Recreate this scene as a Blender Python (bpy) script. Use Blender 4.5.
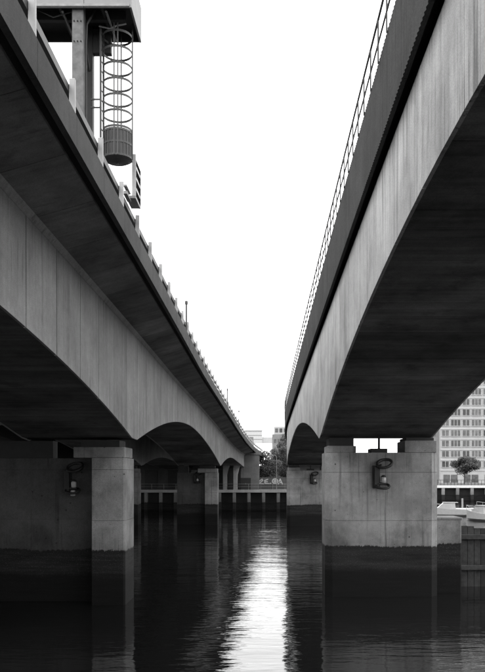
import bpy, bmesh, math, random
from mathutils import Vector, Matrix
random.seed(7)
scene = bpy.context.scene
for o in list(bpy.data.objects):
    bpy.data.objects.remove(o, do_unlink=True)
COL = scene.collection
PI = math.pi

# ------------------------------------------------------------------ camera
CAM_Z = 6.0
cam_d = bpy.data.cameras.new('camera')
cam = bpy.data.objects.new('camera', cam_d)
COL.objects.link(cam)
cam.location = (0, 0, CAM_Z)
cam.rotation_euler = (math.radians(90), 0, 0)
cam_d.sensor_fit = 'VERTICAL'
cam_d.sensor_height = 36.0
PH = 553.0                                                  # height of the picture inside the photograph's border
cam_d.lens = 650.0 / PH * 36.0
cam_d.shift_x = -(257 - 242) / PH
cam_d.shift_y = (450 - 335.5) / PH
cam_d.clip_end = 5000
scene.camera = cam

# ------------------------------------------------------------------ sky, sun, exposure
SUN_EL, SUN_AZ = math.radians(52), math.radians(-128)      # azimuth measured from +Y towards +X: behind the camera, to the left
w = bpy.data.worlds.new('World')
scene.world = w
w.use_nodes = True
nt = w.node_tree
nt.nodes.clear()
def wn(t, **k):
    n = nt.nodes.new(t)
    for a, v in k.items(): setattr(n, a, v)
    return n
sky = wn('ShaderNodeTexSky', sky_type='NISHITA', sun_disc=False, sun_elevation=SUN_EL, sun_rotation=SUN_AZ, dust_density=4.0, air_density=1.0)
bw = wn('ShaderNodeRGBToBW')
nt.links.new(sky.outputs[0], bw.inputs[0])
tc = wn('ShaderNodeTexCoord')
mp = wn('ShaderNodeMapping'); mp.inputs['Scale'].default_value = (1.0, 1.0, 3.2)
nt.links.new(tc.outputs['Generated'], mp.inputs[0])
nz = wn('ShaderNodeTexNoise'); nz.inputs['Scale'].default_value = 2.1; nz.inputs['Detail'].default_value = 5.0; nz.inputs['Roughness'].default_value = .5
nt.links.new(mp.outputs[0], nz.inputs['Vector'])
mr = wn('ShaderNodeMapRange')
mr.inputs['From Min'].default_value = .3; mr.inputs['From Max'].default_value = .7
mr.inputs['To Min'].default_value = 26.5; mr.inputs['To Max'].default_value = 33.0      # the even cloud layer
nt.links.new(nz.outputs[0], mr.inputs[0])
mx = wn('ShaderNodeMix', data_type='FLOAT'); mx.inputs[0].default_value = .88
nt.links.new(bw.outputs[0], mx.inputs[2]); nt.links.new(mr.outputs[0], mx.inputs[3])
bg = wn('ShaderNodeBackground'); bg.inputs['Strength'].default_value = .1
nt.links.new(mx.outputs[0], bg.inputs['Color'])
wo = wn('ShaderNodeOutputWorld'); nt.links.new(bg.outputs[0], wo.inputs[0])

sun_d = bpy.data.lights.new('sun', 'SUN'); sun_d.energy = 1.3; sun_d.angle = math.radians(28); sun_d.color = (1, 1, 1)
sun = bpy.data.objects.new('sun', sun_d); COL.objects.link(sun)
sd = Vector((math.sin(SUN_AZ) * math.cos(SUN_EL), math.cos(SUN_AZ) * math.cos(SUN_EL), math.sin(SUN_EL)))
sun.rotation_euler = sd.to_track_quat('Z', 'Y').to_euler()
sun.location = sd * 60
vs = scene.view_settings
vs.view_transform = 'Standard'; vs.look = 'None'; vs.gamma = 1.0; vs.exposure = 0.0; vs.use_curve_mapping = False

# ------------------------------------------------------------------ materials (a black and white place: every colour neutral)
MAT = {}
def g(v): return (v, v, v, 1)
class NB:
    def __init__(s, name):
        s.m = bpy.data.materials.new(name); s.m.use_nodes = True
        s.t = s.m.node_tree; s.t.nodes.clear()
        s.out = s.t.nodes.new('ShaderNodeOutputMaterial')
        s.b = s.t.nodes.new('ShaderNodeBsdfPrincipled')
        s.t.links.new(s.b.outputs[0], s.out.inputs[0])
        s.geo = s.t.nodes.new('ShaderNodeNewGeometry')
        MAT[name] = s.m
    def L(s, a, b): s.t.links.new(a, b)
    def inp(s, sock, v):
        if hasattr(v, 'is_linked') or hasattr(v, 'links'): s.L(v, sock)
        else: sock.default_value = v
    def math(s, op, a, b=0.0, c=None, clamp=False):
        n = s.t.nodes.new('ShaderNodeMath'); n.operation = op; n.use_clamp = clamp
        s.inp(n.inputs[0], a); s.inp(n.inputs[1], b)
        if c is not None: s.inp(n.inputs[2], c)
        return n.outputs[0]
    def noise(s, scale=(1, 1, 1), detail=4, rough=.55, off=(0, 0, 0)):
        mp = s.t.nodes.new('ShaderNodeMapping'); mp.inputs['Scale'].default_value = scale; mp.inputs['Location'].default_value = off
        s.L(s.geo.outputs['Position'], mp.inputs[0])
        n = s.t.nodes.new('ShaderNodeTexNoise'); n.inputs['Scale'].default_value = 1.0
        n.inputs['Detail'].default_value = detail; n.inputs['Roughness'].default_value = rough
        s.L(mp.outputs[0], n.inputs['Vector'])
        return n.outputs[0]
    def rng(s, v, a, b, c, d, smooth=False):
        n = s.t.nodes.new('ShaderNodeMapRange'); n.clamp = True
        if smooth: n.interpolation_type = 'SMOOTHSTEP'
        s.L(v, n.inputs[0])
        for i, x in enumerate((a, b, c, d)): n.inputs[i + 1].default_value = x
        return n.outputs[0]
    def mix(s, f, a, b):
        n = s.t.nodes.new('ShaderNodeMix'); n.data_type = 'FLOAT'
        s.inp(n.inputs[0], f); s.inp(n.inputs[2], a); s.inp(n.inputs[3], b)
        return n.outputs[0]
    def sep(s):
        n = s.t.nodes.new('ShaderNodeSeparateXYZ'); s.L(s.geo.outputs['Position'], n.inputs[0]); return n.outputs
    def rand(s):
        n = s.t.nodes.new('ShaderNodeObjectInfo'); return n.outputs['Random']
    def bump(s, h, strength=.4, dist=.02):
        n = s.t.nodes.new('ShaderNodeBump'); n.inputs['Strength'].default_value = strength; n.inputs['Distance'].default_value = dist
        s.L(h, n.inputs['Height']); s.L(n.outputs[0], s.b.inputs['Normal'])

def concrete(name, base, board=.07, streak=.35, streak_lo=.52, blotch=.25, piece=.12, tide=None, pores=0.0, rough=.85, flat=False, grime=.0):
    n = NB(name); x, y, z = n.sep()
    v = base
    # piece to piece (pour to pour) tone
    v = n.math('MULTIPLY', n.rng(n.rand(), 0, 1, 1 - piece, 1 + piece), v)
    # shuttering boards
    if board:
        fl = n.math('FLOOR', n.math('MULTIPLY', y, 6.3))
        wnz = n.t.nodes.new('ShaderNodeTexWhiteNoise'); wnz.noise_dimensions = '1D'; n.L(fl, wnz.inputs['W'])
        v = n.math('MULTIPLY', v, n.rng(wnz.outputs[0], 0, 1, 1 - board, 1 + board))
    # broad weather blotches and a finer mottle
    v = n.math('MULTIPLY', v, n.rng(n.noise((.45, .45, .6), 5), .3, .7, 1 - blotch, 1 + blotch * .7))
    v = n.math('MULTIPLY', v, n.rng(n.noise((5, 5, 5), 4, .6), .3, .7, .9, 1.08))
    v = n.math('MULTIPLY', v, n.rng(n.noise((34, 34, 34), 3, .75), .3, .7, .74, 1.26))
    # run-down streaks (or board-wise streaks on soffits)
    if streak:
        sc = (.25, 4.5, 4.5) if flat else (4.6, 4.6, .14)
        s1 = n.rng(n.noise(sc, 4, .6), streak_lo, streak_lo + .2, 0, 1, True)
        s2 = n.rng(n.noise((.3, .3, .35), 3, .5, (7, 3, 1)), .38, .62, .15, 1)
        v = n.math('MULTIPLY', v, n.math('SUBTRACT', 1.0, n.math('MULTIPLY', n.math('MULTIPLY', s1, s2), streak)))
    if streak and not flat:
        s3 = n.rng(n.noise((11, 11, .22), 4, .6, (2, 5, 8)), .56, .66, 0, 1, True)
        s4 = n.rng(n.noise((.5, .5, .5), 3, .5, (1, 7, 3)), .5, .66, 0, 1)
        v = n.math('MULTIPLY', v, n.math('SUBTRACT', 1.0, n.math('MULTIPLY', n.math('MULTIPLY', s3, s4), streak * 1.1)))
    if grime:
        gn = n.rng(n.noise((.8, .8, .5), 6, .65, (3, 9, 4)), .5, .72, 0, 1, True)
        v = n.math('MULTIPLY', v, n.math('SUBTRACT', 1.0, n.math('MULTIPLY', gn, grime)))
    if pores:
        pr = None
        for vsc, lo, hi in ((1.5, .04, .08), (3.3, .04, .10), (6.5, .05, .12)):
            vo = n.t.nodes.new('ShaderNodeTexVoronoi'); vo.inputs['Scale'].default_value = vsc
            n.L(n.geo.outputs['Position'], vo.inputs['Vector'])
            q = n.rng(vo.outputs['Distance'], lo, hi, 1, 0)
            if vsc > 2:
                sc_ = n.t.nodes.new('ShaderNodeSeparateColor'); n.L(vo.outputs['Color'], sc_.inputs[0])
                q = n.math('MULTIPLY', q, n.math('GREATER_THAN', sc_.outputs[0], .72))
            pr = q if pr is None else n.math('MAXIMUM', pr, q)
        v = n.math('MULTIPLY', v, n.math('SUBTRACT', 1.0, n.math('MULTIPLY', pr, pores)))
    r = rough
    if tide is not None:
        wob = n.math('MULTIPLY', n.math('SUBTRACT', n.noise((.35, .35, .0), 4, .55), .5), .42)
        fine = n.math('MULTIPLY', n.math('SUBTRACT', n.noise((6, 6, 1.2), 3, .6), .5), .12)
        drip = n.math('MULTIPLY', n.rng(n.noise((7, 7, .5), 3, .6, (4, 4, 4)), .5, .8, 0, 1), .10)
        ragg = n.math('MULTIPLY', n.math('SUBTRACT', n.noise((9, 9, 9), 4, .7), .5), .16)
        zz = n.math('ADD', n.math('ADD', z, n.math('ADD', drip, ragg)), n.math('ADD', wob, fine))
        f1 = n.rng(zz, tide - .05, tide + .03, 1, 0, True)          # algae below the high water mark
        f2 = n.rng(zz, tide - 1.35, tide - .95, 1, 0, True)         # black weed
        bands = n.rng(n.noise((.5, .5, 7), 3, .6), .3, .7, .45, 1.5)
        alg = n.math('MULTIPLY', bands, .020)
        alg = n.mix(n.rng(zz, tide - .28, tide - .04, 0, .65), alg, .010)
        alg = n.mix(f2, alg, n.math('MULTIPLY', bands, .004))
        v = n.math('MULTIPLY', v, n.rng(zz, tide, tide + 1.1, .72, 1.0))      # damp stain above the weed
        sp = n.rng(n.noise((22, 22, 22), 3, .7, (9, 2, 6)), .56, .68, 0, 1)      # barnacles
        alg = n.math('MULTIPLY', alg, n.math('ADD', .7, n.math('MULTIPLY', sp, 1.9)))
        v = n.mix(f1, v, alg)
        r = n.mix(f1, rough, .8)
    n.inp(n.b.inputs['Roughness'], r)
    n.b.inputs['Specular IOR Level'].default_value = .25
    cmb = n.t.nodes.new('ShaderNodeCombineColor')
    for i in range(3): n.inp(cmb.inputs[i], v)
    n.L(cmb.outputs[0], n.b.inputs['Base Color'])
    h = n.math('ADD', n.noise((24, 24, 24), 4, .65), n.math('MULTIPLY', n.noise((1.3, 6, 1.3), 3), .8))
    n.bump(h, .35, .012)
    return n.m

def plain(name, v, rough=.6, metal=0.0, var=.15, scale=3.0, piece=.08, bump=.1):
    n = NB(name)
    c = n.math('MULTIPLY', n.rng(n.noise((scale, scale, scale), 5, .6), .3, .7, 1 - var, 1 + var), v)
    c = n.math('MULTIPLY', n.rng(n.rand(), 0, 1, 1 - piece, 1 + piece), c)
    cmb = n.t.nodes.new('ShaderNodeCombineColor')
    for i in range(3): n.inp(cmb.inputs[i], c)
    n.L(cmb.outputs[0], n.b.inputs['Base Color'])
    n.b.inputs['Roughness'].default_value = rough; n.b.inputs['Metallic'].default_value = metal
    if bump: n.bump(n.noise((scale * 9, scale * 9, scale * 9), 3), bump, .01)
    return n.m

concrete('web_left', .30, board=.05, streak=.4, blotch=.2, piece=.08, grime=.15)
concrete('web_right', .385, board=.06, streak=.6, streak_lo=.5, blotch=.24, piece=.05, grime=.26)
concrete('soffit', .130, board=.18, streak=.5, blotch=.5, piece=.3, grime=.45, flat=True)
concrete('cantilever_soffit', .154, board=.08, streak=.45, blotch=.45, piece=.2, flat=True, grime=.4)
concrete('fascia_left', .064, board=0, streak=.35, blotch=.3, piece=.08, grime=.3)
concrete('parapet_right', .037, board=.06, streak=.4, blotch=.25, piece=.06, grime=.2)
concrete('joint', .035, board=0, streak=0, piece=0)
concrete('deck', .112, board=0, streak=0)
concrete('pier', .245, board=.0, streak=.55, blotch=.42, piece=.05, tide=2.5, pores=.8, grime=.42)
concrete('pier_shaded', .075, board=.0, streak=.5, blotch=.3, piece=.05, tide=2.5, pores=.6, grime=.3)  # pier concrete again, with the shade under the deck put into its base colour
concrete('pile', .19, board=0, streak=.3, blotch=.25, piece=.15, tide=1.55)
concrete('coping', .350, board=0, streak=.2, blotch=.2, piece=.08)
concrete('quay_dark', .035, board=0, streak=.3, blotch=.3, tide=1.4)
concrete('abutment', .182, board=.05, streak=.4, blotch=.25)
concrete('low_wall', .084, board=0, streak=.4, blotch=.35)
concrete('paving', .126, board=0, streak=0, blotch=.25)
plain('soil', .07, .95, var=.4, scale=.6, bump=.4)
plain('post_metal', .360, .55, .0, var=.1)
plain('rail_dark', .035, .5, .3, var=.2)
plain('galvanised', .225, .5, .3, var=.2, scale=6)
plain('gantry_light', .23, .55, 0, var=.12, scale=2)
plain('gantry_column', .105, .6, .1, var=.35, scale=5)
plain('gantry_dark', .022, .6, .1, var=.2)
plain('cage_metal', .06, .5, .3, var=.15)
plain('cage_plate', .05, .55, .3, var=.2)
plain('iron', .018, .6, .2, var=.2)
plain('bearing', .02, .7, 0, var=.2)
plain('lens', .4, .2, 0, var=.05, bump=0)
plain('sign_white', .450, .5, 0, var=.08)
plain('white_paint', .562, .5, 0, var=.12)
plain('building_pale', .390, .8, 0, var=.08, scale=.5)
plain('building_grey', .195, .8, 0, var=.12, scale=.5)
plain('window_glass', .055, .15, 0, var=.5, scale=.9, piece=.85, bump=0)
plain('window_frame', .413, .5, 0)
plain('gelcoat', .34, .25, 0, var=.06, bump=0)
plain('bark', .05, .95, 0, var=.3, scale=8, bump=.5)
plain('leaf', .042, .6, 0, var=.45, scale=.9, piece=.2, bump=0)
plain('graffiti', .465, .7, 0, var=.15, scale=5)
plain('warehouse_wall', .06, .8, 0, var=.25, scale=.7)
plain('matt_black', .012, 1.0, 0, var=.2)
MAT['matt_black'].node_tree.nodes['Principled BSDF'].inputs['Specular IOR Level'].default_value = 0
plain('timber', .03, .9, 0, var=.5, scale=4, piece=.35, bump=.5)
plain('cabinet', .02, .6, 0, var=.2)

# water
n = NB('water')
n.b.inputs['Base Color'].default_value = g(.008); n.b.inputs['Roughness'].default_value = .03; n.b.inputs['IOR'].default_value = 1.5
h1 = n.noise((.75, 2.6, 1), 2, .5)
h2 = n.noise((.16, .34, 1), 2, .5, (3, 1, 0))
h3 = n.noise((2.6, 7.5, 1), 2, .5, (1, 8, 0))
amp = n.rng(n.noise((.05, .09, 1), 3, .55, (5, 5, 0)), .36, .64, .45, 1.0)
hh = n.math('ADD', n.math('MULTIPLY', h1, .024), n.math('ADD', n.math('MULTIPLY', h2, .05), n.math('MULTIPLY', h3, .006)))
n.bump(n.math('MULTIPLY', hh, amp), 1.0, 1.0)

# ------------------------------------------------------------------ mesh helpers
class MB:
    def __init__(s): s.v = []; s.f = []
    def poly(s, pts):
        k = len(s.v); s.v += [tuple(p) for p in pts]; s.f.append(tuple(range(k, k + len(pts)))); return s
    def loft(s, secs, cap=True, closed=True):
        k = len(s.v); m = len(secs[0])
        for sec in secs: s.v += [tuple(p) for p in sec]
        for i in range(len(secs) - 1):
            for j in range(m if closed else m - 1):
                a = k + i * m + j; b = k + i * m + (j + 1) % m
                s.f.append((a, b, b + m, a + m))
        if cap and closed:
            s.f.append(tuple(range(k + m - 1, k - 1, -1)))
            e = k + (len(secs) - 1) * m; s.f.append(tuple(range(e, e + m)))
        return s
    def box(s, x0, x1, y0, y1, z0, z1):
        return s.loft([[(x0, y0, z), (x1, y0, z), (x1, y1, z), (x0, y1, z)] for z in (z0, z1)])
    def prism_z(s, pts, z0, z1): return s.loft([[(x, y, z) for x, y in pts] for z in (z0, z1)])
    def prism_y(s, pts, y0, y1): return s.loft([[(x, y, z) for x, z in pts] for y in (y0, y1)])
    def prism_x(s, pts, x0, x1): return s.loft([[(x, y, z) for y, z in pts] for x in (x0, x1)])
    def tube(s, path, r, n=6, cap=True, ring=False):
        P = [Vector(p) for p in path]; secs = []; N = len(P)
        up = None
        for i, p in enumerate(P):
            if ring: d = P[(i + 1) % N] - P[i - 1]
            else: d = (P[min(i + 1, N - 1)] - P[max(i - 1, 0)])
            d.normalize()
            if up is None:
                up = Vector((0, 0, 1)) if abs(d.z) < .9 else Vector((1, 0, 0))
            a = d.cross(up)
            if a.length < 1e-4: a = d.cross(Vector((0, 1, 0)))
            a.normalize(); b = a.cross(d).normalized()
            rr = r[i] if isinstance(r, (list, tuple)) else r
            secs.append([p + a * math.cos(2 * PI * j / n) * rr + b * math.sin(2 * PI * j / n) * rr for j in range(n)])
        if ring:
            secs.append(secs[0]); return s.loft(secs, cap=False)
        return s.loft(secs, cap)
    def lathe(s, prof, c, n=16):
        return s.loft([[(c[0] + math.cos(2 * PI * j / n) * r, c[1] + math.sin(2 * PI * j / n) * r, c[2] + z) for j in range(n)] for r, z in prof])
    def build(s, name, mat, parent=None, smooth=False, bevel=0, loc=None):
        me = bpy.data.meshes.new(name); me.from_pydata(s.v, [], s.f)
        bm = bmesh.new(); bm.from_mesh(me)
        bmesh.ops.recalc_face_normals(bm, faces=bm.faces)
        if bevel: bmesh.ops.bevel(bm, geom=list(bm.edges), offset=bevel, segments=1, affect='EDGES')
        bm.to_mesh(me); bm.free()
        if smooth:
            for p in me.polygons: p.use_smooth = True
        me.materials.append(MAT[mat])
        o = bpy.data.objects.new(name, me); COL.objects.link(o)
        if loc: o.location = loc
        if parent: o.parent = parent
        return o
def tag(o, label=None, cat=None, group=None, kind=None):
    if label: o['label'] = label
    if cat: o['category'] = cat
    if group: o['group'] = group
    if kind: o['kind'] = kind
    return o
def thing(name, label, cat, loc=(0, 0, 0), group=None, rz=0):
    o = bpy.data.objects.new(name, None); COL.objects.link(o); o.location = loc; o.rotation_euler = (0, 0, rz); o.empty_display_size = .3
    return tag(o, label, cat, group)
def share(o, name, loc, parent):
    c = o.copy(); c.name = name; COL.objects.link(c); c.location = loc; c.parent = parent; return c
def hermite(tab):
    xs = [a for a, b in tab]; ys = [b for a, b in tab]; N = len(xs)
    m = []
    for i in range(N):
        if i == 0 or i == N - 1: j = max(i, 1); m.append((ys[j] - ys[j - 1]) / (xs[j] - xs[j - 1]))
        else: m.append((ys[i + 1] - ys[i - 1]) / (xs[i + 1] - xs[i - 1]))
    def f(x):
        if x <= xs[0]: return ys[0]
        if x >= xs[-1]: return ys[-1] + m[-1] * (x - xs[-1])
        for i in range(N - 1):
            if x <= xs[i + 1]:
                h = xs[i + 1] - xs[i]; t = (x - xs[i]) / h
                return ((2 * t**3 - 3 * t * t + 1) * ys[i] + (t**3 - 2 * t * t + t) * h * m[i]
                        + (-2 * t**3 + 3 * t * t) * ys[i + 1] + (t**3 - t * t) * h * m[i + 1])
    return f
def frange(a, b, n): return [a + (b - a) * i / n for i in range(n + 1)]

# ------------------------------------------------------------------ bridge lines
def off_l(y): return 0.0 if y <= 50 else 1.07 * ((y - 50) / 45.0) ** 1.75
drop_l = hermite([(-60, 0), (0, 0), (45, 0), (70, .33), (87, .9), (95, 1.33), (104, 1.85), (115, 2.5), (125, 2.95), (135, 3.3), (150, 3.6)])
def off_r(y): return 0.0 if y <= 85 else 3.0 * ((y - 85) / 45.0) ** 2
def top_r(y): return 13.95 - .0148 * max(y, -60) - .00015 * y * y
def top_l(y): return 12.7 - drop_l(y)
def soffit(top, spans):
    # spans: (pier y, depth at pier) list and depth at midspan
    def f(y):
        for (ya, da, dm, yb, db) in spans:
            if y <= yb or (ya, da, dm, yb, db) == spans[-1]:
                mid = (ya + yb) / 2; half = (yb - ya) / 2
                t = min(1, abs(y - mid) / half); dp = da if y < mid else db
                return top(y) - (dm + (dp - dm) * t ** 1.8)
    return f
PR1, PR2, PL1, PL2 = 40.3, 94.5, 37.7, 96.3
sof_r = soffit(top_r, [(-64, 5.3, 2.4, -13.5, 5.3), (-13.5, 5.3, 2.35, PR1, 5.28), (PR1, 5.28, 2.3, PR2, 4.05), (PR2, 4.05, 2.1, 139, 2.8)])
sof_l = soffit(top_l, [(-64, 5.1, 2.4, -18.0, 5.1), (-18.0, 5.1, 2.5, PL1, 5.12), (PL1, 5.12, 2.35, PL2, 4.2), (PL2, 4.2, 1.75, 136, 2.1)])

def sweep(mb, ys, sec, off):
    return mb.loft([[(u + off(y), y, z) for u, z in sec(y)] for y in ys])
def pieces(name, ys, sec, off, mat, parent, gap=.012, sub=2):
    for a, b in zip(ys[:-1], ys[1:]):
        sweep(MB(), frange(a + gap, b - gap, sub), sec, off).build(name, mat, parent)
def long(y0, y1, step=1.0): return frange(y0, y1, max(1, int((y1 - y0) / step)))

# ------------------------------------------------------------------ setting: water, ground
MB().poly([(-600, -1.5, 0), (600, -1.5, 0), (600, 420, 0), (-600, 420, 0)]).build('water', 'water')
tag(bpy.data.objects['water'], kind='structure')
GZ = 3.55
gm = MB()
gm.poly([(-2500, 133, GZ - .03), (18, 133, GZ - .03), (18, 183, GZ - .03), (2500, 183, GZ - .03), (2500, 3500, GZ - .03), (-2500, 3500, GZ - .03)])
tag(gm.build('ground', 'soil'), kind='structure')
nb = MB(); nb.box(-300, 300, -400, -1.5, -3, 4.4)
tag(nb.build('near_quay', 'paving'), kind='structure')

# ------------------------------------------------------------------ right bridge
rb = thing('concrete_bridge', 'pale arched box girder bridge on the right with tall ribbed parapet and open handrail', 'bridge')
YR = [8.6 - 3.05 * 3 + 3.05 * k for k in range(47)]
YR = [y for y in YR if y < 138]
girder = sweep(MB(), long(-60, 139), lambda y: [(3.05, sof_r(y) + .05), (8.64, sof_r(y) + .05), (8.64, top_r(y) + .5), (3.05, top_r(y) + .5)], off_r).build('box_girder', 'joint', rb)
pieces('web_panel', YR, lambda y: [(3.0, sof_r(y)), (3.08, sof_r(y)), (3.08, top_r(y)), (3.0, top_r(y))], off_r, 'web_right', girder, gap=.012)
YRs = [y + 1.1 for y in YR]
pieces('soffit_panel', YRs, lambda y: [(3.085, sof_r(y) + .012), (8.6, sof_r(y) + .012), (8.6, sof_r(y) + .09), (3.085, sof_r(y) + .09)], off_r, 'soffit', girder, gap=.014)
sweep(MB(), long(-60, 139), lambda y: [(8.62, sof_r(y)), (8.70, sof_r(y)), (8.70, top_r(y)), (8.62, top_r(y))], off_r).build('far_web', 'web_right', girder)
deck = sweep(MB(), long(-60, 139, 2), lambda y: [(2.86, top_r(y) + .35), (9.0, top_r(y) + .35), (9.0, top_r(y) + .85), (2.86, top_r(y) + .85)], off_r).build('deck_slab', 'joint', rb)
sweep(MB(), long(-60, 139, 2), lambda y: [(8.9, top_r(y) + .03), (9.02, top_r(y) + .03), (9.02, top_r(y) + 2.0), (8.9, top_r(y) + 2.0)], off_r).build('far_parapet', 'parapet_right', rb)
# ribbed parapet panels: each panel carries fine vertical ribs
def ribbed(y0, y1, name, parent):
    mb = MB(); nr = 16; ys = frange(y0, y1, nr * 2)
    lo = []; hi = []
    for i, y in enumerate(ys):
        u = 2.745 if (i // 1) % 2 == 0 else 2.765
        x = u + off_r(y); lo.append((x, y, top_r(y) + .05)); hi.append((x, y, top_r(y) + 2.02))
    ring_lo = lo + [(2.855 + off_r(y1), y1, lo[-1][2]), (2.855 + off_r(y0), y0, lo[0][2])]
    ring_hi = hi + [(2.855 + off_r(y1), y1, hi[-1][2]), (2.855 + off_r(y0), y0, hi[0][2])]
    mb.loft([ring_lo, ring_hi]); return mb.build(name, 'parapet_right', parent)
YP = [3.2 + 2.44 * k for k in range(56)]
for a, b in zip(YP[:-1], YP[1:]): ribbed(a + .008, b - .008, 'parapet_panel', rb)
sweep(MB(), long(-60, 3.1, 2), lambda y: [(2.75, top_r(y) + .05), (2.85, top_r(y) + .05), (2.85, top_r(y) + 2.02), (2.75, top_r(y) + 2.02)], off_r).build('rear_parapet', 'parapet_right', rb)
# handrail
for dz, r in ((2.36, .022), (2.92, .028)):
    MB().tube([(2.72 + off_r(y), y, top_r(y) + dz) for y in long(3, 138, 1.25)], r, 6).build('handrail', 'iron', rb)
proto = MB().tube([(0, 0, -.12), (0, 0, .92)], .02, 6).build('railing_post', 'iron', rb)
first = True
y = 3.3
while y < 138:
    p = (2.72 + off_r(y), y, top_r(y) + 2.02)
    if first: proto.location = p; first = False
    else: share(proto, 'railing_post', p, rb)
    y += 1.25

# ------------------------------------------------------------------ left bridge
lb = thing('concrete_bridge', 'wide darker box girder bridge on the left with cantilevered deck and low parapet posts', 'bridge')
YL = [20.2 - 3.03 * 5 + 3.03 * k for k in range(46)]
YL = [y for y in YL if y < 137]
BOX2 = -9.6
for du, nm in ((0, 'box_girder'), (BOX2, 'box_girder'), (2 * BOX2, 'box_girder'), (3 * BOX2, 'box_girder')):  # two outer girders and the deck over them are added to darken underneath
    gl = sweep(MB(), long(-60, 140), lambda y: [(-11.15 + du, sof_l(y) + .05), (-6.05 + du, sof_l(y) + .05), (-6.05 + du, top_l(y) + .35), (-11.15 + du, top_l(y) + .35)], off_l).build(nm, 'joint', lb)
    yl = YL if du == 0 else [y for y in YL if y > 28]
    if du < BOX2: yl = []
    pieces('web_panel', yl, lambda y: [(-6.08 + du, sof_l(y)), (-6.0 + du, sof_l(y)), (-6.0 + du, top_l(y) + .1), (-6.08 + du, top_l(y) + .1)], off_l, 'web_left', gl, gap=.034)
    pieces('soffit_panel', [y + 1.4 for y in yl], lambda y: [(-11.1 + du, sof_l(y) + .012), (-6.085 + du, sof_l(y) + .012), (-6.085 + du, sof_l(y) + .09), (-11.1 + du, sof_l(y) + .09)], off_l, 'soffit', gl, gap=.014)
    sweep(MB(), long(-60, 140), lambda y: [(-11.2 + du, sof_l(y)), (-11.12 + du, sof_l(y)), (-11.12 + du, top_l(y) + .1), (-11.2 + du, top_l(y) + .1)], off_l).build('far_web', 'web_left', gl)
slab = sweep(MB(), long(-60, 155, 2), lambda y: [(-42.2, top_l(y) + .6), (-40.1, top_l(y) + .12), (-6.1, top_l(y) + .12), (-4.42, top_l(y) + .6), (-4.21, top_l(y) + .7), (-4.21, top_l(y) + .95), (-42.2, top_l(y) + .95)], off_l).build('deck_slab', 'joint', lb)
YC = [y + .6 for y in YL if y + 3 < 137]
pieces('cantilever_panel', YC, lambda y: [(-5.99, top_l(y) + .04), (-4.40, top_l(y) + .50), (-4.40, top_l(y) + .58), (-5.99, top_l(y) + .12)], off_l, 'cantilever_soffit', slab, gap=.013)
sweep(MB(), long(2, 137, 1.5), lambda y: [(-5.99, top_l(y) - .10), (-5.86, top_l(y) + .07), (-5.99, top_l(y) + .035)], off_l).build('fillet', 'web_left', slab)
YF = [2.1 + 3.06 * k for k in range(50)]
YF = [y for y in YF if y < 154]
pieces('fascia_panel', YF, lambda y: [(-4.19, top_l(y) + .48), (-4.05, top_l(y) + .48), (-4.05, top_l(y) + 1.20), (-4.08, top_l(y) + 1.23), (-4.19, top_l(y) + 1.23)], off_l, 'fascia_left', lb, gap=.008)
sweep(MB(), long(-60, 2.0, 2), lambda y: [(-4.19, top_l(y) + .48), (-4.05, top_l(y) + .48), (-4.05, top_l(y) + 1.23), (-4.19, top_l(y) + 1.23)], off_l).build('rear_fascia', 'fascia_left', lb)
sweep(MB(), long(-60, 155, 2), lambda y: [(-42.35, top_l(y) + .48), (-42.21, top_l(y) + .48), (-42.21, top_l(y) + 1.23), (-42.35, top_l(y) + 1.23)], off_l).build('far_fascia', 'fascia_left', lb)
sweep(MB(), long(-20, 154, 1.5), lambda y: [(-4.32, top_l(y) + 1.70), (-4.22, top_l(y) + 1.70), (-4.22, top_l(y) + 1.88), (-4.32, top_l(y) + 1.88)], off_l).build('parapet_rail', 'rail_dark', lb)
proto = MB().box(-.065, .065, -.05, .05, -.1, .78).build('parapet_post', 'post_metal', lb, bevel=.008)
first = True
y = 14.35 - 3.06 * 3
while y < 152:
    p = (-4.15 + off_l(y), y, top_l(y) + 1.23)
    if first: proto.location = p; first = False
    else: share(proto, 'parapet_post', p, lb)
    y += 3.06

# ------------------------------------------------------------------ piers
def chamfer_rect(x0, x1, y0, y1, c):
    return [(x0 + c, y0), (x1 - c, y0), (x1, y0 + c), (x1, y1 - c), (x1 - c, y1), (x0 + c, y1), (x0, y1 - c), (x0, y0 + c)]
def pier_right(u0, u1, yf, zt, zs, lifts, label, side=0):
    """front face at yf, top zt, girder soffit above at zs"""
    t = thing('bridge_pier', label, 'pier', ((u0 + u1) / 2, yf + 1.3, 0), 'river piers of the two bridges')
    ox, oy = t.location.x, t.location.y
    hw = (u1 - u0) / 2
    MB().prism_z(chamfer_rect(-hw + .03, hw - .03, -1.27, 1.27, .33), -3, zt - .02).build('core', 'joint', t)
    for a, b in zip(lifts[:-1], lifts[1:]):
        MB().prism_z(chamfer_rect(-hw, hw, -1.3, 1.3, .34), a + .008, b - .008).build('pour_lift', 'pier', t)
    # plinths and bearings under the girder
    for a, b, h, ya in ((-hw + .12, -hw + 1.55, .34, -.95), (hw - 1.65, hw - .08, zs - zt - .12, -1.2)):
        MB().box(a, b, ya, 1.0, zt + .002, zt + h).build('plinth', 'pier', t, bevel=.02)
        MB().box(a + .1, b - .1, ya + .15, .8, zt + h + .001, zs + .03).build('bearing', 'bearing', t)
    MB().box(-.45, .38, -.6, .6, zt + .002, zt + .22).build('plinth', 'bearing', t, bevel=.02)
    MB().tube([(-.02, -.4, zt + .2), (-.02, -.4, zs + .05)], .06, 8).build('drain_pipe', 'iron', t)
    return t
z1 = 7.12
pier_right(3.2, 8.78, 39.0, z1, sof_r(PR1), [-3, 3.76, 6.14, z1], 'large near concrete pier of the right bridge with dark tide band and lantern bracket')
o2 = off_r(94)
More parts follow.
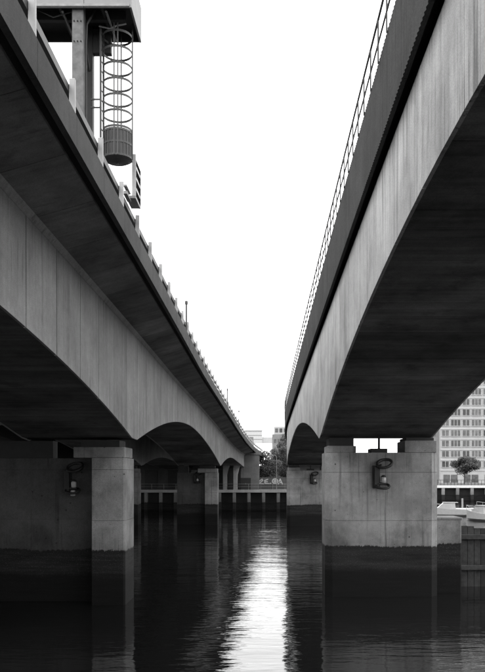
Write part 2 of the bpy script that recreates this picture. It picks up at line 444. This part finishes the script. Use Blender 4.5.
pier_right(3.0 + o2, 8.68 + o2, 93.2, sof_r(PR2) - .6, sof_r(PR2), [-3, 3.76, 5.6, sof_r(PR2) - .6], 'farther pier of the right bridge, seen through its second arch')
o2 = off_l(95)
def pier_left(du, yf, zs, label, wl=-11.25):
    zt = zs - .8
    t = thing('bridge_pier', label, 'pier', (-8.55 + du, yf + 1.3, 0), 'river piers of the two bridges')
    X = lambda u: u + 8.55
    for a, b in ((-3, 3.9), (3.9, zt - .55), (zt - .55, zt)):
        MB().prism_z([(X(-7.78), -1.3), (X(-6.33), -1.3), (X(-6.25), -1.22), (X(-6.25), 1.2), (X(-6.4), 1.3), (X(-7.78), 1.3)], a + .008, b - .008).build('end_column', 'pier', t)
        MB().box(X(wl), X(-7.79), -.1, 1.0, a + .006, b - .006).build('wall_lift', 'pier_shaded', t)
    MB().prism_z(chamfer_rect(X(-7.75), X(-6.28), -1.27, 1.17, .06), -3, zt - .01).build('core', 'joint', t)
    MB().box(X(wl + .05), X(-7.7), -.07, .95, -3, zt - .01).build('core', 'joint', t)
    MB().box(X(-8.7), X(-6.3), -1.05, 1.1, zt + .002, zt + .5).build('plinth', 'pier', t, bevel=.03)
    MB().box(X(-8.4), X(-6.6), -.8, .8, zt + .5, zs + .03).build('bearing', 'bearing', t)
    MB().box(X(wl + .1), X(-9.9), -.05, .8, zt + .002, zs + .03).build('bearing', 'bearing', t)
    return t
pier_left(0, 36.4, sof_l(PL1), 'near pier of the left bridge with a pale end column and shaded wall', -13.0)
pier_left(o2, 95.0, sof_l(PL2), 'second pier of the left bridge, standing below its middle arch')
pier_left(BOX2 + o2, 95.0, sof_l(PL2), 'hidden inner pier of the left bridge, a pale strip beyond the near column')
for k, nm in ((2, 'third'), (3, 'outermost')):
    pier_left(k * BOX2 + o2, 95.0, sof_l(PL2), nm + ' pier in the far row, under the added outer girders of the left bridge')
t = thing('concrete_block', 'low square concrete block in the water against the right near pier', 'block', (9.35, 41.2, 0))
MB().prism_z(chamfer_rect(-.62, .9, -.9, .9, .06), -3, 3.72).build('block_body', 'pier', t)
MB().box(-.655, .94, -.93, .93, 3.722, 3.84).build('cap', 'pier', t, bevel=.02)

tf = thing('added_timber_fender', 'added low timber fender that darkens the water right of the concrete block', 'fender', (13.0, 42.6, 0))  # invented fender, added to darken the water and its reflection here
for i in range(15):
    hh = 3.25 + random.uniform(-.12, .1)
    MB().box(-2.55 + .35 * i + .012, -2.2 + .35 * i - .012, -.02 + random.uniform(-.02, .02), .14, -3, hh).build('plank', 'timber', tf)
for z in (.9, 2.55):
    MB().box(-2.6, 2.75, -.26, -.045, z, z + .26).build('waler', 'timber', tf, bevel=.02)
for i in range(3):
    MB().tube([(-2.3 + 2.3 * i, .42, -3), (-2.3 + 2.3 * i, .42, 3.7)], .2, 10).build('pile', 'timber', tf)

# lanterns on the piers
def lantern(x, y, z, label, lens_mat='lens'):
    t = thing('navigation_lantern', label, 'lantern', (x, y, z), 'lantern brackets on the piers')
    MB().box(-.34, .02, -.16, -.001, -.58, .52).box(-.28, -.04, -.34, -.16, -.52, .44).build('back_bracket', 'iron', t, bevel=.015)
    c = [(.22 + .36 * math.cos(a), -.28 + .20 * math.sin(a), .62 + .20 * math.sin(a) + .06 * math.cos(a)) for a in frange(0, 2 * PI, 20)[:-1]]
    MB().tube(c, .075, 6, ring=True).build('upper_hoop', 'iron', t, smooth=True)
    MB().tube([(-.1, -.15, .4), (-.05, -.25, .52), (.05, -.38, .56)], .045, 6).build('upper_arm', 'iron', t, smooth=True)
    c = [(.12 + .32 * math.cos(a), -.35 + .30 * math.sin(a), -.48 + .12 * math.sin(a)) for a in frange(0, 2 * PI, 20)[:-1]]
    MB().tube(c, .065, 6, ring=True).build('guard_hoop', 'iron', t, smooth=True)
    MB().box(-.1, .3, -.4, -.16, -.40, -.34).build('shelf', 'iron', t)
    l = MB().lathe([(.06, -.34), (.12, -.32), (.125, -.1), (.08, -.04), (.02, -.02)], (.17, -.30, 0), 12).build('lantern_lens', lens_mat, t, smooth=True)
    MB().lathe([(.13, -.04), (.13, .0), (.05, .06)], (.17, -.30, .0), 12).build('lantern_cap', 'iron', t, smooth=True)
    return t
lantern(5.85, 39.0, 5.95, 'dark iron lantern bracket with hoops on the right near pier')
lantern(6.05 + off_r(94), 93.2, 5.55, 'small dark lantern bracket on the farther pier of the right bridge')
lantern(-9.0, 37.6, 5.75, 'lantern with two pale lenses on the shaded wall of the left near pier')
lantern(-8.9 + o2, 96.2, 5.6, 'small lantern bracket on the second pier of the left bridge')
MB().lathe([(.06, -.74), (.12, -.72), (.125, -.5), (.08, -.46)], (.13, -.30, 0), 12).build('lantern_lens', 'lens', [o for o in bpy.data.objects if o.get('label', '').startswith('lantern with two')][0], smooth=True)

# ------------------------------------------------------------------ sign gantry on the left bridge
DZ = 13.65
gt = thing('sign_gantry', 'box platform on steel columns standing on the left bridge deck', 'gantry', (-5.4, 24.3, DZ))
def G(mb, name, mat, parent=gt, **k):
    mb.v = [(x + 5.4, y - 24.3, z - DZ) for x, y, z in mb.v]; return mb.build(name, mat, parent, **k)
PX0, PX1, PY0, PY1, PZ = -16.5, -3.81, 23.35, 25.2, 19.8
gx = PX1 - .06
for wd in (1.35, 1.9, .62, 1.75, 1.9, 1.9, 1.9):
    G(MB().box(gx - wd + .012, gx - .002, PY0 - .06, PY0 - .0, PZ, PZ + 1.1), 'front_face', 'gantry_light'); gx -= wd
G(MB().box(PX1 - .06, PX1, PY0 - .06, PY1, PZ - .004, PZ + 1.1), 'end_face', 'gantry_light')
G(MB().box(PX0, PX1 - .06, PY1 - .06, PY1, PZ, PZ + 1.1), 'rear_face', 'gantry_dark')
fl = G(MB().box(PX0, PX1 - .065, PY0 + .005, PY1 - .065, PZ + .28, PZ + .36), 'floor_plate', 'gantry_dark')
for i in range(10):
    x = PX1 - .9 - 1.25 * i
    G(MB().box(x - .04, x + .04, PY0 + .005, PY1 - .065, PZ + .04, PZ + .275), 'cross_beam', 'gantry_dark', fl)
G(MB().box(PX0, PX1 - .3, PY0 + .6, PY0 + .75, PZ + .0, PZ + .26), 'long_beam', 'gantry_dark')
G(MB().box(PX0, PX1 - .06, PY0 - .09, PY0 - .062, PZ + .02, PZ + .09), 'lower_lip', 'galvanised')
for i, x in enumerate((-5.43, -15.6)):
    G(MB().box(x - .17, x + .17, 23.42, 23.76, DZ, PZ + .27), 'column', 'gantry_column', bevel=.02)
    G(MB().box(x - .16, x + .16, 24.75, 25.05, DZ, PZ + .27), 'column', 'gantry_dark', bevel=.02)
    for (za, zb) in ((PZ - .1, PZ - 1.2), (PZ - 3.2, PZ - 4.2)):
        G(MB().tube([(x + .05, 23.7, za), (x + .05, 24.85, zb)], .05, 6), 'brace', 'gantry_dark')
    G(MB().box(x - .3, x + .3, 23.3, 25.2, DZ, DZ + .08), 'base_plate', 'gantry_dark')
G(MB().box(-5.5, -4.7, 24.78, 25.0, PZ - .55, PZ + .2), 'haunch_plate', 'gantry_dark')
for zz in (PZ - .35, PZ - .95, PZ - 3.6):
    for bx in (-5.53, -5.43, -5.33):
        G(MB().lathe([(.022, 0), (.022, .03)], (bx, 23.40, zz), 6), 'bolt', 'gantry_dark')
G(MB().tube([(-5.22, 23.6, DZ + .1), (-5.22, 23.6, PZ - 1.0), (-5.2, 23.65, PZ - .3), (-5.0, 23.8, PZ + .2)], .03, 6), 'conduit', 'gantry_dark')
G(MB().tube([(-6.9, 23.6, PZ + .2), (-6.2, 23.6, PZ - .12), (-5.62, 23.6, PZ + .05)], .02, 5), 'loose_cable', 'gantry_dark')
G(MB().tube([(-4.95, 24.2, PZ - .05), (-4.6, 24.1, PZ - .18), (-4.4, 24.08, PZ - .1), (-4.1, 24.1, PZ - .03)], .025, 5), 'hanger_bar', 'galvanised')
for xx in (-4.6, -5.9):
    G(MB().tube([(xx, 23.5, PZ - .0), (xx, 25.1, PZ - .0)], .035, 6), 'tie_rod', 'galvanised')
# caged ladder below the platform
ld = thing('caged_ladder', 'ladder in a round hooped cage hanging below the gantry platform', 'ladder', (-4.9, 24.5, 15.55))
def C(mb, name, mat, parent=ld, **k):
    mb.v = [(x + 4.9, y - 24.5, z - 15.55) for x, y, z in mb.v]; return mb.build(name, mat, parent, **k)
CX, CY, CR = -4.44, 24.5, .44
for yy in (24.28, 24.72):
    C(MB().box(-4.95, -4.89, yy - .02, yy + .02, 14.4, PZ + .27), 'stile', 'cage_metal')
for i in range(18):
    C(MB().tube([(-4.92, 24.28, 14.6 + .3 * i), (-4.92, 24.72, 14.6 + .3 * i)], .014, 5), 'rung', 'cage_metal')
for i in range(9):
    z = 16.66 + .485 * i
    if z > PZ + .2: break
    C(MB().loft([[(CX + (CR + dr) * math.cos(a), CY + (CR + dr) * math.sin(a), z + dz) for dr, dz in ((0, -.035), (.014, -.035), (.014, .035), (0, .035))] for a in frange(-PI * .93, PI * .93, 28)]), 'hoop', 'cage_metal')
for a in (-1.62, -1.38, .0, 1.5):
    x, y = CX + (CR + .022) * math.cos(a), CY + (CR + .022) * math.sin(a)
    C(MB().box(x - .02, x + .02, y - .006, y + .006, 15.78, PZ + .2), 'strap', 'cage_metal')
pl = [[(CX + r * math.cos(a), CY + r * math.sin(a), z) for r, z in ((CR - .012, 15.78), (CR + .0, 15.78), (CR + .0, 16.62), (CR - .012, 16.62))] for a in frange(-PI, PI, 28)]
C(MB().loft(pl), 'cage_plate', 'cage_plate')
C(MB().lathe([(CR * .2, 15.68), (CR * .75, 15.705), (CR - .005, 15.76), (CR - .005, 15.775)], (CX, CY, 0), 24), 'cage_floor', 'cage_plate')
for z in (15.80, 16.2, 16.58):
    C(MB().loft([[(CX + (CR + .002 + dr) * math.cos(a), CY + (CR + .002 + dr) * math.sin(a), z + dz) for dr, dz in ((0, -.03), (.014, -.03), (.014, .03), (0, .03))] for a in frange(-PI * .99, PI * .99, 28)]), 'basket_band', 'cage_metal')
for k in range(10):
    a = -2.6 + .27 * k
    x, y = CX + (CR + .012) * math.cos(a), CY + (CR + .012) * math.sin(a)
    C(MB().tube([(x, y, 15.8), (x, y, 16.6)], .012, 5), 'basket_bar', 'cage_metal')
C(MB().lathe([(.03, 15.6), (.03, 15.69)], (CX, CY, 0), 8), 'drain', 'cage_metal')
for z in (17.4, 17.65):
    C(MB().box(-5.27, -4.93, 24.47, 24.51, z - .02, z + .02), 'standoff', 'cage_metal')

# square sign on the left parapet
sg = thing('sign_board', 'small square sign board bracketed to the left parapet beyond the caged ladder', 'sign', (-4.02, 25.7, 14.85))
MB().box(-.03, .02, -.62, .62, .02, 1.28).build('board', 'sign_white', sg)
MB().box(.021, .03, -.58, .58, .06, 1.24).build('dark_field', 'matt_black', sg)
for i in range(3):
    MB().box(.031, .036, -.40, .40, .27 + .34 * i, .36 + .34 * i).build('mark', 'sign_white', sg)
MB().box(-.06, .06, -.68, -.621, 0, 1.32).build('edge_trim', 'sign_white', sg)
MB().box(-.24, .06, -.70, .3, -.08, .0).build('bracket', 'galvanised', sg)
MB().box(-.22, -.10, -1.35, -.6, -.17, -.081).build('arm', 'galvanised', sg)
MB().box(-.22, -.12, -1.3, -.55, .08, .13).build('arm', 'galvanised', sg)
# short posts and a small lamp on the left parapet
for (px, yy, h, lab) in ((196, 44.6, 1.75, 'thin marker post rising from the left parapet past midway'), (229.5, 84, 1.9, 'small thin post on the left parapet toward its far end'), (238.8, 102, 2.0, 'smallest far post on the left parapet near the sign gantry')):
    o = thing('marker_post', lab, 'post', (-4.2 + off_l(yy), yy, top_l(yy) + 1.2), 'thin posts on the left parapet')
    MB().tube([(0, 0, 0), (0, 0, h)], .05, 8).build('post_shaft', 'cage_metal', o)
    MB().lathe([(.05, h - .02), (.085, h), (.085, h + .16), (.03, h + .2)], (0, 0, 0), 10).build('post_head', 'cage_metal', o)

# ------------------------------------------------------------------ far quay
QY = 130.0
qw = thing('quay_wall', 'far quay wall with pale coping on concrete piles between the bridges', 'quay', (0, QY, 0))
def Q(mb, name, mat, parent=qw, **k):
    mb.v = [(x, y - QY, z) for x, y, z in mb.v]; return mb.build(name, mat, parent, **k)
Q(MB().box(-90, 18, QY + 2.2, QY + 3.2, -3, GZ - .3), 'rear_wall', 'quay_dark')
Q(MB().box(-90, 18, QY + .1, QY + 3.4, GZ - .28, GZ - .02), 'apron_slab', 'coping')
x = -60.0
while x < 17.5:
    Q(MB().box(x + .01, min(x + 4.0, 18) - .01, QY - .15, QY + .09, GZ - .42, GZ + .06), 'coping_stone', 'coping', bevel=.03); x += 4.0
pp = Q(MB().prism_z(chamfer_rect(-.27, .27, QY - .02, QY + .52, .08), -3, GZ - .43), 'pile', 'pile')
pp.location = (-60, 0, 0)
for i in range(1, 33):
    share(pp, 'pile', (-60 + 2.42 * i - .03, 0, 0), qw)
qw2 = thing('quay_wall', 'distant right bank quay with white coping below the flats', 'quay', (60, 180, 0))
MB().box(-42, 200, 1.5, 3.2, -3, GZ - .3).build('rear_wall', 'quay_dark', qw2)
MB().box(-42, 200, -.1, 3.4, GZ - .45, GZ + .05).build('coping', 'white_paint', qw2)
p2 = MB().box(-.35, .35, .0, .7, -3, GZ - .46).build('pile', 'pile', qw2); p2.location = (-25, 0, 0)
for i in range(1, 26): share(p2, 'pile', (-25 + 3.3 * i, 0, 0), qw2)
sw = thing('quay_wall', 'side wall of the basin behind the right bridge', 'quay', (18, 155, 0))
MB().box(-1.0, .0, -24.9, 24.8, -3, GZ - .04).build('side_face', 'quay_dark', sw)

# quay railing
qr = thing('quay_railing', 'thin pale railing along the far quay edge', 'railing', (0, QY + .4, GZ))
MB().tube([(-60, 0, 1.0), (17, 0, 1.0)], .035, 6).build('top_rail', 'galvanised', qr)
MB().tube([(-60, 0, .55), (17, 0, .55)], .022, 6).build('mid_rail', 'galvanised', qr)
pq = MB().tube([(0, 0, -.03), (0, 0, 1.0)], .03, 6).build('railing_post', 'galvanised', qr); pq.location = (-60, 0, 0)
for i in range(1, 39): share(pq, 'railing_post', (-60 + 2 * i, 0, 0), qr)

# low wall with graffiti
WY = 140.0
lw = thing('low_wall', 'low dark wall with white graffiti behind the far quay', 'wall', (3, WY, GZ))
for i in range(6):
    MB().box(-4.2 + 3.0 * i + .01, -1.2 + 3.0 * i - .01, 0, .3, -.05, 2.05 + .04 * math.sin(i * 2.1)).build('wall_panel', 'low_wall', lw)
def stroke(pts, wdt=.17):
    mb = MB()
    for a, b in zip(pts[:-1], pts[1:]):
        a = Vector((a[0], 0, a[1])); b = Vector((b[0], 0, b[1])); d = (b - a).normalized(); nn = Vector((-d.z, 0, d.x)) * wdt / 2; e = d * wdt * .3
        for yy in (0,):
            mb.poly([a - e + nn, b + e + nn, b + e - nn, a - e - nn])
    # offset alternate strokes a little to keep faces apart
    k = 0
    for i in range(len(mb.v)): mb.v[i] = (mb.v[i][0], -.006 - .0015 * (i // 4), mb.v[i][2])
    return mb
def circ(cx, cz, rx, rz, n=12): return [(cx + rx * math.cos(a), cz + rz * math.sin(a)) for a in frange(0, 2 * PI, n)]
GX = -3.3
for pts in ([(GX + .0, 1.35), (GX + .55, 1.75), (GX + .65, 1.5), (GX + .0, .95), (GX + .8, .92)],
            [(GX + 1.55, 1.7), (GX + 1.0, 1.5), (GX + 1.05, 1.0), (GX + 1.7, .95)], [(GX + 1.05, 1.3), (GX + 1.5, 1.28)],
            [(GX + 1.9, .95), (GX + 2.1, 1.02)],
            circ(GX + 2.85, 1.38, .48, .42), circ(GX + 2.85, 1.38, .18, .16, 8),
            [(GX + 3.4, .85), (GX + 3.75, 1.75), (GX + 4.15, .85)], [(GX + 3.5, 1.2), (GX + 4.0, 1.15)]):
    stroke(pts, .2).build('graffiti_letter', 'graffiti', lw)

# abutment, flared columns and cabinets at the end of the left bridge
ab = thing('bridge_abutment', 'grey concrete abutment under the far end of the left bridge', 'abutment', (-4, 134, GZ))
MB().box(.6, 3.75, 0, 12, -.05, top_l(136) + .1 - GZ).build('abutment_wall', 'abutment', ab, bevel=.04)
MB().box(.4, 3.95, -.15, 12, top_l(136) + .101 - GZ, top_l(136) + .45 - GZ).build('bearing_shelf', 'abutment', ab)
fc = thing('flared_column', 'left flared concrete column under the far arch of the left bridge', 'column', (-5.9, 130.7, GZ), 'flared columns on the far quay')
def flare(t):
    MB().prism_y([(-.35, -.05), (.3, -.05), (.32, 2.5), (.6, 3.6), (1.3, 5.2), (.3, 5.4), (-.35, 3.8)], 0, 2.2)  .build('column_shaft', 'coping', t, bevel=.03)
flare(fc)
fc = thing('flared_column', 'right flared concrete column beside the far abutment of the left bridge', 'column', (-4.2, 130.9, GZ), 'flared columns on the far quay')
flare(fc)
cb = thing('equipment_cabinet', 'dark square equipment cabinet against the far abutment', 'cabinet', (-2.5, 132.6, GZ))
MB().box(-.85, .85, -.5, .5, 0, 2.0).build('cabinet_body', 'cabinet', cb, bevel=.03)
for s in (-1, 1):
    d = MB().box(-.78 + (s + 1) * .4, -.02 + (s + 1) * .4, -.53, -.501, .15, 1.9).build('door', 'cabinet', cb)
    MB().box(-.05 + s * .06, .0 + s * .06, -.56, -.531, .9, 1.1).build('handle', 'galvanised', d)

# street lamp on the far quay
sl = thing('street_lamp', 'slim street lamp in front of the far trees', 'lamp post', (2.75, 137, GZ))
MB().tube([(0, 0, -.05), (0, 0, 3), (0, 0, 5.7)], [.07, .055, .04], 8).build('lamp_pole', 'galvanised', sl)
MB().tube([(0, 0, 5.6), (-.2, 0, 5.85), (-.5, 0, 5.9)], .04, 6).build('lamp_arm', 'galvanised', sl)
MB().box(-.95, -.45, -.13, .13, 5.83, 5.95).build('lamp_head', 'galvanised', sl, bevel=.03)

# ------------------------------------------------------------------ trees
def tree(x, y, h, rx, rz, n, label, seed, gz=GZ, cat='tree', leaf=.24, group='trees on the far bank'):
    rnd = random.Random(seed)
    t = thing('tree', label, cat, (x, y, gz), group)
    tk = MB().tube([(0, 0, -.1), (.1, .05, h * .3), (-.05, .1, h * .55), (.05, 0, h * .85)], [.045 * h * .5, .035 * h * .5, .02 * h * .5, .03], 8)
    for i in range(7):
        a = rnd.uniform(0, 2 * PI); z0 = h * rnd.uniform(.25, .6); L = rx * rnd.uniform(.55, .95)
        tk.tube([(0, 0, z0), (L * .5 * math.cos(a), L * .5 * math.sin(a), z0 + h * .12), (L * math.cos(a), L * math.sin(a), z0 + h * .2)], [.09, .06, .025], 5)
    tk.build('trunk', 'bark', t)
    mb = MB(); cl = []
    for i in range(44):
        while True:
            p = Vector((rnd.uniform(-1, 1), rnd.uniform(-1, 1), rnd.uniform(-1, 1)))
            if .25 < p.length < 1: break
        cl.append((Vector((p.x * rx, p.y * rx, h - rz + p.z * rz)), rnd.uniform(.22, .42) * rx))
    for i in range(n):
        c, r = rnd.choice(cl)
        d = Vector((rnd.gauss(0, 1), rnd.gauss(0, 1), rnd.gauss(0, 1))).normalized() * r * rnd.random() ** .4
        p = c + Vector((d.x, d.y, d.z * .8))
        a = Vector((rnd.gauss(0, 1), rnd.gauss(0, 1), rnd.gauss(0, 1))).normalized()
        b = a.orthogonal().normalized(); s = leaf * rnd.uniform(.6, 1.4)
        mb.poly([p - a * s * .5, p + b * s * .3, p + a * s * .5, p - b * s * .3])
    mb.build('crown', 'leaf', t)
    return t
tree(1.7, 150, 7.4, 2.5, 3.6, 11000, 'shorter leafy tree behind the graffiti wall', 1)
tree(4.8, 153, 10.2, 3.0, 5.0, 14000, 'taller leafy tree behind the far street lamp', 2)
tree(8.0, 156, 9.6, 3.2, 4.6, 9000, 'leafy tree half hidden behind the farther right pier', 3)
tree(-.5, 158, 6.2, 2.2, 3.0, 7000, 'low tree beside the far abutment', 4)
tree(3.2, 160, 8.0, 3.2, 3.9, 9000, 'broad tree at the back between the two tallest trees', 6)
tree(57.2, 222, 7.6, 3.5, 2.3, 8000, 'small dark tree in front of the right bank flats', 5, leaf=.42)

# ------------------------------------------------------------------ buildings
def block_flats():
    t = thing('apartment_block', 'pale flats with rows of windows on the right bank', 'building', (54.6, 240, GZ))
    NF = 24; H = NF * 3.15 + 4.6  # upper storeys added out of view so the water mirrors wall, not sky
    MB().box(0, 19.4, .3, 14, -.05, H).build('wall', 'building_pale', t)
    MB().box(-.3, 19.7, 0, 14.3, H + .002, H + .5).build('roof', 'building_grey', t)
    for f in range(NF + 1):
        MB().box(-.05, 19.45, .12, .298, 3.75 + 3.15 * f, 4.05 + 3.15 * f).build('string_course', 'building_pale', t)
    for bay in range(3):
        bx = .45 + 6.3 * bay
        for f in range(NF):
            z = 4.9 + 3.15 * f
            for (a, b, nn) in ((0, 2.2, 2), (2.75, 5.7, 3)):
                wdw = MB().box(bx + a, bx + b, .22, .296, z, z + 1.75).build('window', 'window_glass', t)
                fr = MB()
                for i in range(nn + 1):
                    xx = bx + a + (b - a) * i / nn; fr.box(xx - .06, xx + .06, .14, .218, z, z + 1.75)
                fr.box(bx + a - .1, bx + b + .1, .05, .217, z - .14, z - .02)
                fr.build('frame', 'window_frame', wdw)
        dw = MB().box(bx + .5, bx + 4.8, .2, .297, .2, 2.6).build('doorway', 'window_glass', t)
        MB().box(bx + 2.5, bx + 2.7, .12, .199, .2, 2.6).build('frame', 'window_frame', dw)
    # recessed stair wing to the left
    wg = MB().box(-7.5, -.002, 2.0, 13, -.05, H - 1.2).build('stair_wing', 'building_grey', t)
    for f in range(NF - 1):
        for xx in (-1.3, -3.2, -5.2):
            MB().box(xx - .45, xx + .35, 1.93, 1.998, 4.9 + 3.15 * f, 6.5 + 3.15 * f).build('window', 'window_glass', wg)
block_flats()
bf = thing('bank_fence', 'dark railing along the right bank below the flats', 'fence', (40, 186, GZ))
MB().box(-4, 60, -.03, .03, 1.25, 1.33).build('top_rail', 'iron', bf)
MB().box(-4, 60, -.03, .03, .1, .16).build('bottom_rail', 'iron', bf)
for i in range(80):
    if i == 0: b0 = MB().box(-.05, .05, -.02, .02, -.02, 1.25).build('fence_bar', 'iron', bf); b0.location = (-4, 0, 0)
    else: share(b0, 'fence_bar', (-4 + .8 * i, 0, 0), bf)
wh = thing('warehouse', 'long dark warehouse on the far quay behind the left bridge', 'building', (-26, 150, GZ))
MB().box(-60, 24.2, 0, 20, -.05, 7.4).build('wall', 'warehouse_wall', wh)
MB().prism_x([(-.4, 7.401), (20.4, 7.401), (10, 10.2)], -60.3, 24.5).build('roof', 'warehouse_wall', wh)
for i in range(14):
    d = MB().box(-40 + 4.4 * i, -37.6 + 4.4 * i, -.08, -.001, 0, 3.4).build('loading_door', 'cabinet' if i % 3 else 'building_grey', wh)
    MB().box(-39.8 + 4.4 * i, -37.8 + 4.4 * i, -.07, -.001, 4.6, 5.6).build('window', 'window_glass', wh)
# distant tower behind the right parapet
tw = thing('distant_tower', 'distant blocky building with pale top storey above the far trees', 'building', (9.2, 350, GZ))
MB().box(-4.0, 8, 0, 10, -.05, 20.6).build('lower_storeys', 'building_grey', tw)
MB().box(-3.2, 7, .5, 9, 20.601, 24.0).build('top_storey', 'building_pale', tw)
for i in range(5):
    wq = MB().box(-2.8 + 1.9 * i, -1.5 + 1.9 * i, .42, .499, 21.4, 23.2).build('window', 'window_glass', tw)
for r in range(5):
    for i in range(6):
        MB().box(-3.6 + 1.9 * i, -2.3 + 1.9 * i, -.07, -.001, 3.2 + 3.4 * r, 4.9 + 3.4 * r).build('window', 'window_glass', tw)
# far overhead sign gantry
fg = thing('far_sign_gantry', 'pale overhead sign panel on a gantry beyond the end of the left bridge', 'gantry', (-1, 200, GZ))
MB().box(-3.2, 1.35, 0, .25, 10.5, 13.6).build('sign_panel', 'sign_white', fg)
MB().box(-3.3, 1.45, -.1, .3, 13.601, 13.75).build('top_trim', 'gantry_column', fg)
MB().box(-3.2, 1.35, -.06, -.001, 12.5, 12.62).build('stiffener', 'galvanised', fg)
MB().box(-3.2, 1.35, -.06, -.001, 11.5, 11.62).build('stiffener', 'galvanised', fg)
MB().box(1.36, 3.9, .3, .9, 10.5, 12.1).build('beam', 'sign_white', fg)
MB().box(-9, 1.35, .3, .9, 10.6, 12.1).build('beam', 'sign_white', fg)
for xx in (-8.8, 4.1):
    MB().box(xx - .2, xx + .2, .4, .8, -.05, 12.0).build('column', 'galvanised', fg)

# ------------------------------------------------------------------ pontoon and boats
pt = thing('pontoon', 'low pale floating pontoon on the right behind the moored boats', 'pontoon', (40, 128, 0))
MB().box(-14, 22, -1.1, 1.1, -.25, .5).build('float', 'quay_dark', pt)
for i in range(24):
    MB().box(-14 + 1.5 * i + .02, -12.5 + 1.5 * i - .02, -1.2, 1.2, .502, .62).build('deck_board', 'white_paint', pt)
for i in range(7):
    MB().tube([(-12 + 5 * i, 1.3, -2), (-12 + 5 * i, 1.3, 2.2)], .16, 8).build('mooring_pile', 'galvanised', pt)
def boat(x, y, L, rz, label):
    t = thing('motor_boat', label, 'boat', (x, y, 0), 'boats moored on the right', rz)
    B = L * .32; secs = []
    for s in frange(0, 1, 12):
        wd = B / 2 * (1 - max(0, (s - .45) / .55) ** 2.2) + .02
        sh = .95 + .45 * s * s; kx = -.35 + .5 * max(0, s - .6) ** 1.5
        xx = -L / 2 + L * s
        secs.append([(xx, -wd, sh), (xx, -wd * .92, .25), (xx, 0, kx), (xx, wd * .92, .25), (xx, wd, sh)])
    MB().loft(secs).build('hull', 'gelcoat', t, smooth=False)
    MB().loft([[(a[0][0], a[0][1] - .03, a[0][2] - .02), (a[0][0], a[0][1] - .03, a[0][2] - .12), (a[0][0], a[0][1] + .02, a[0][2] - .12), (a[0][0], a[0][1] + .02, a[0][2] - .02)] for a in secs[:-1]]).build('rubbing_strake', 'iron', t)
    c = MB().loft([[(-L * .15, -B * .36, .95), (L * .27, -B * .30, 1.1), (L * .27, B * .30, 1.1), (-L * .15, B * .36, .95)],
                   [(-L * .13, -B * .31, 1.95), (L * .12, -B * .27, 1.95), (L * .12, B * .27, 1.95), (-L * .13, B * .31, 1.95)]]).build('cabin', 'gelcoat', t)
    for i in range(3):
        xx = -L * .11 + L * .09 * i
        MB().box(xx, xx + L * .07, -B * .37, -B * .30, 1.4, 1.75).build('cabin_window', 'window_glass', c)
    MB().box(-L * .2, L * .13, -B * .34, B * .34, 1.96, 2.04).build('cabin_roof', 'gelcoat', t, bevel=.02)
    rl = MB()
    for sgn in (-1, 1):
        rl.tube([(a[0][0], sgn * abs(a[0][1]) * .95, a[0][2] + .55) for a in secs[6:]], .025, 5)
        for a in secs[6::2]: rl.tube([(a[0][0], sgn * abs(a[0][1]) * .95, a[0][2] - .03), (a[0][0], sgn * abs(a[0][1]) * .95, a[0][2] + .55)], .02, 5)
    rl.build('bow_rail', 'post_metal', t)
    return t
boat(27.6, 116, 6.5, math.radians(172), 'white cabin motor boat moored behind the low concrete block')
boat(29.2, 104, 6.0, math.radians(118), 'nearer white motor boat, bow toward the camera at the right edge')
boat(36.5, 121, 7.0, math.radians(185), 'outermost white motor boat farther right along the pontoon')
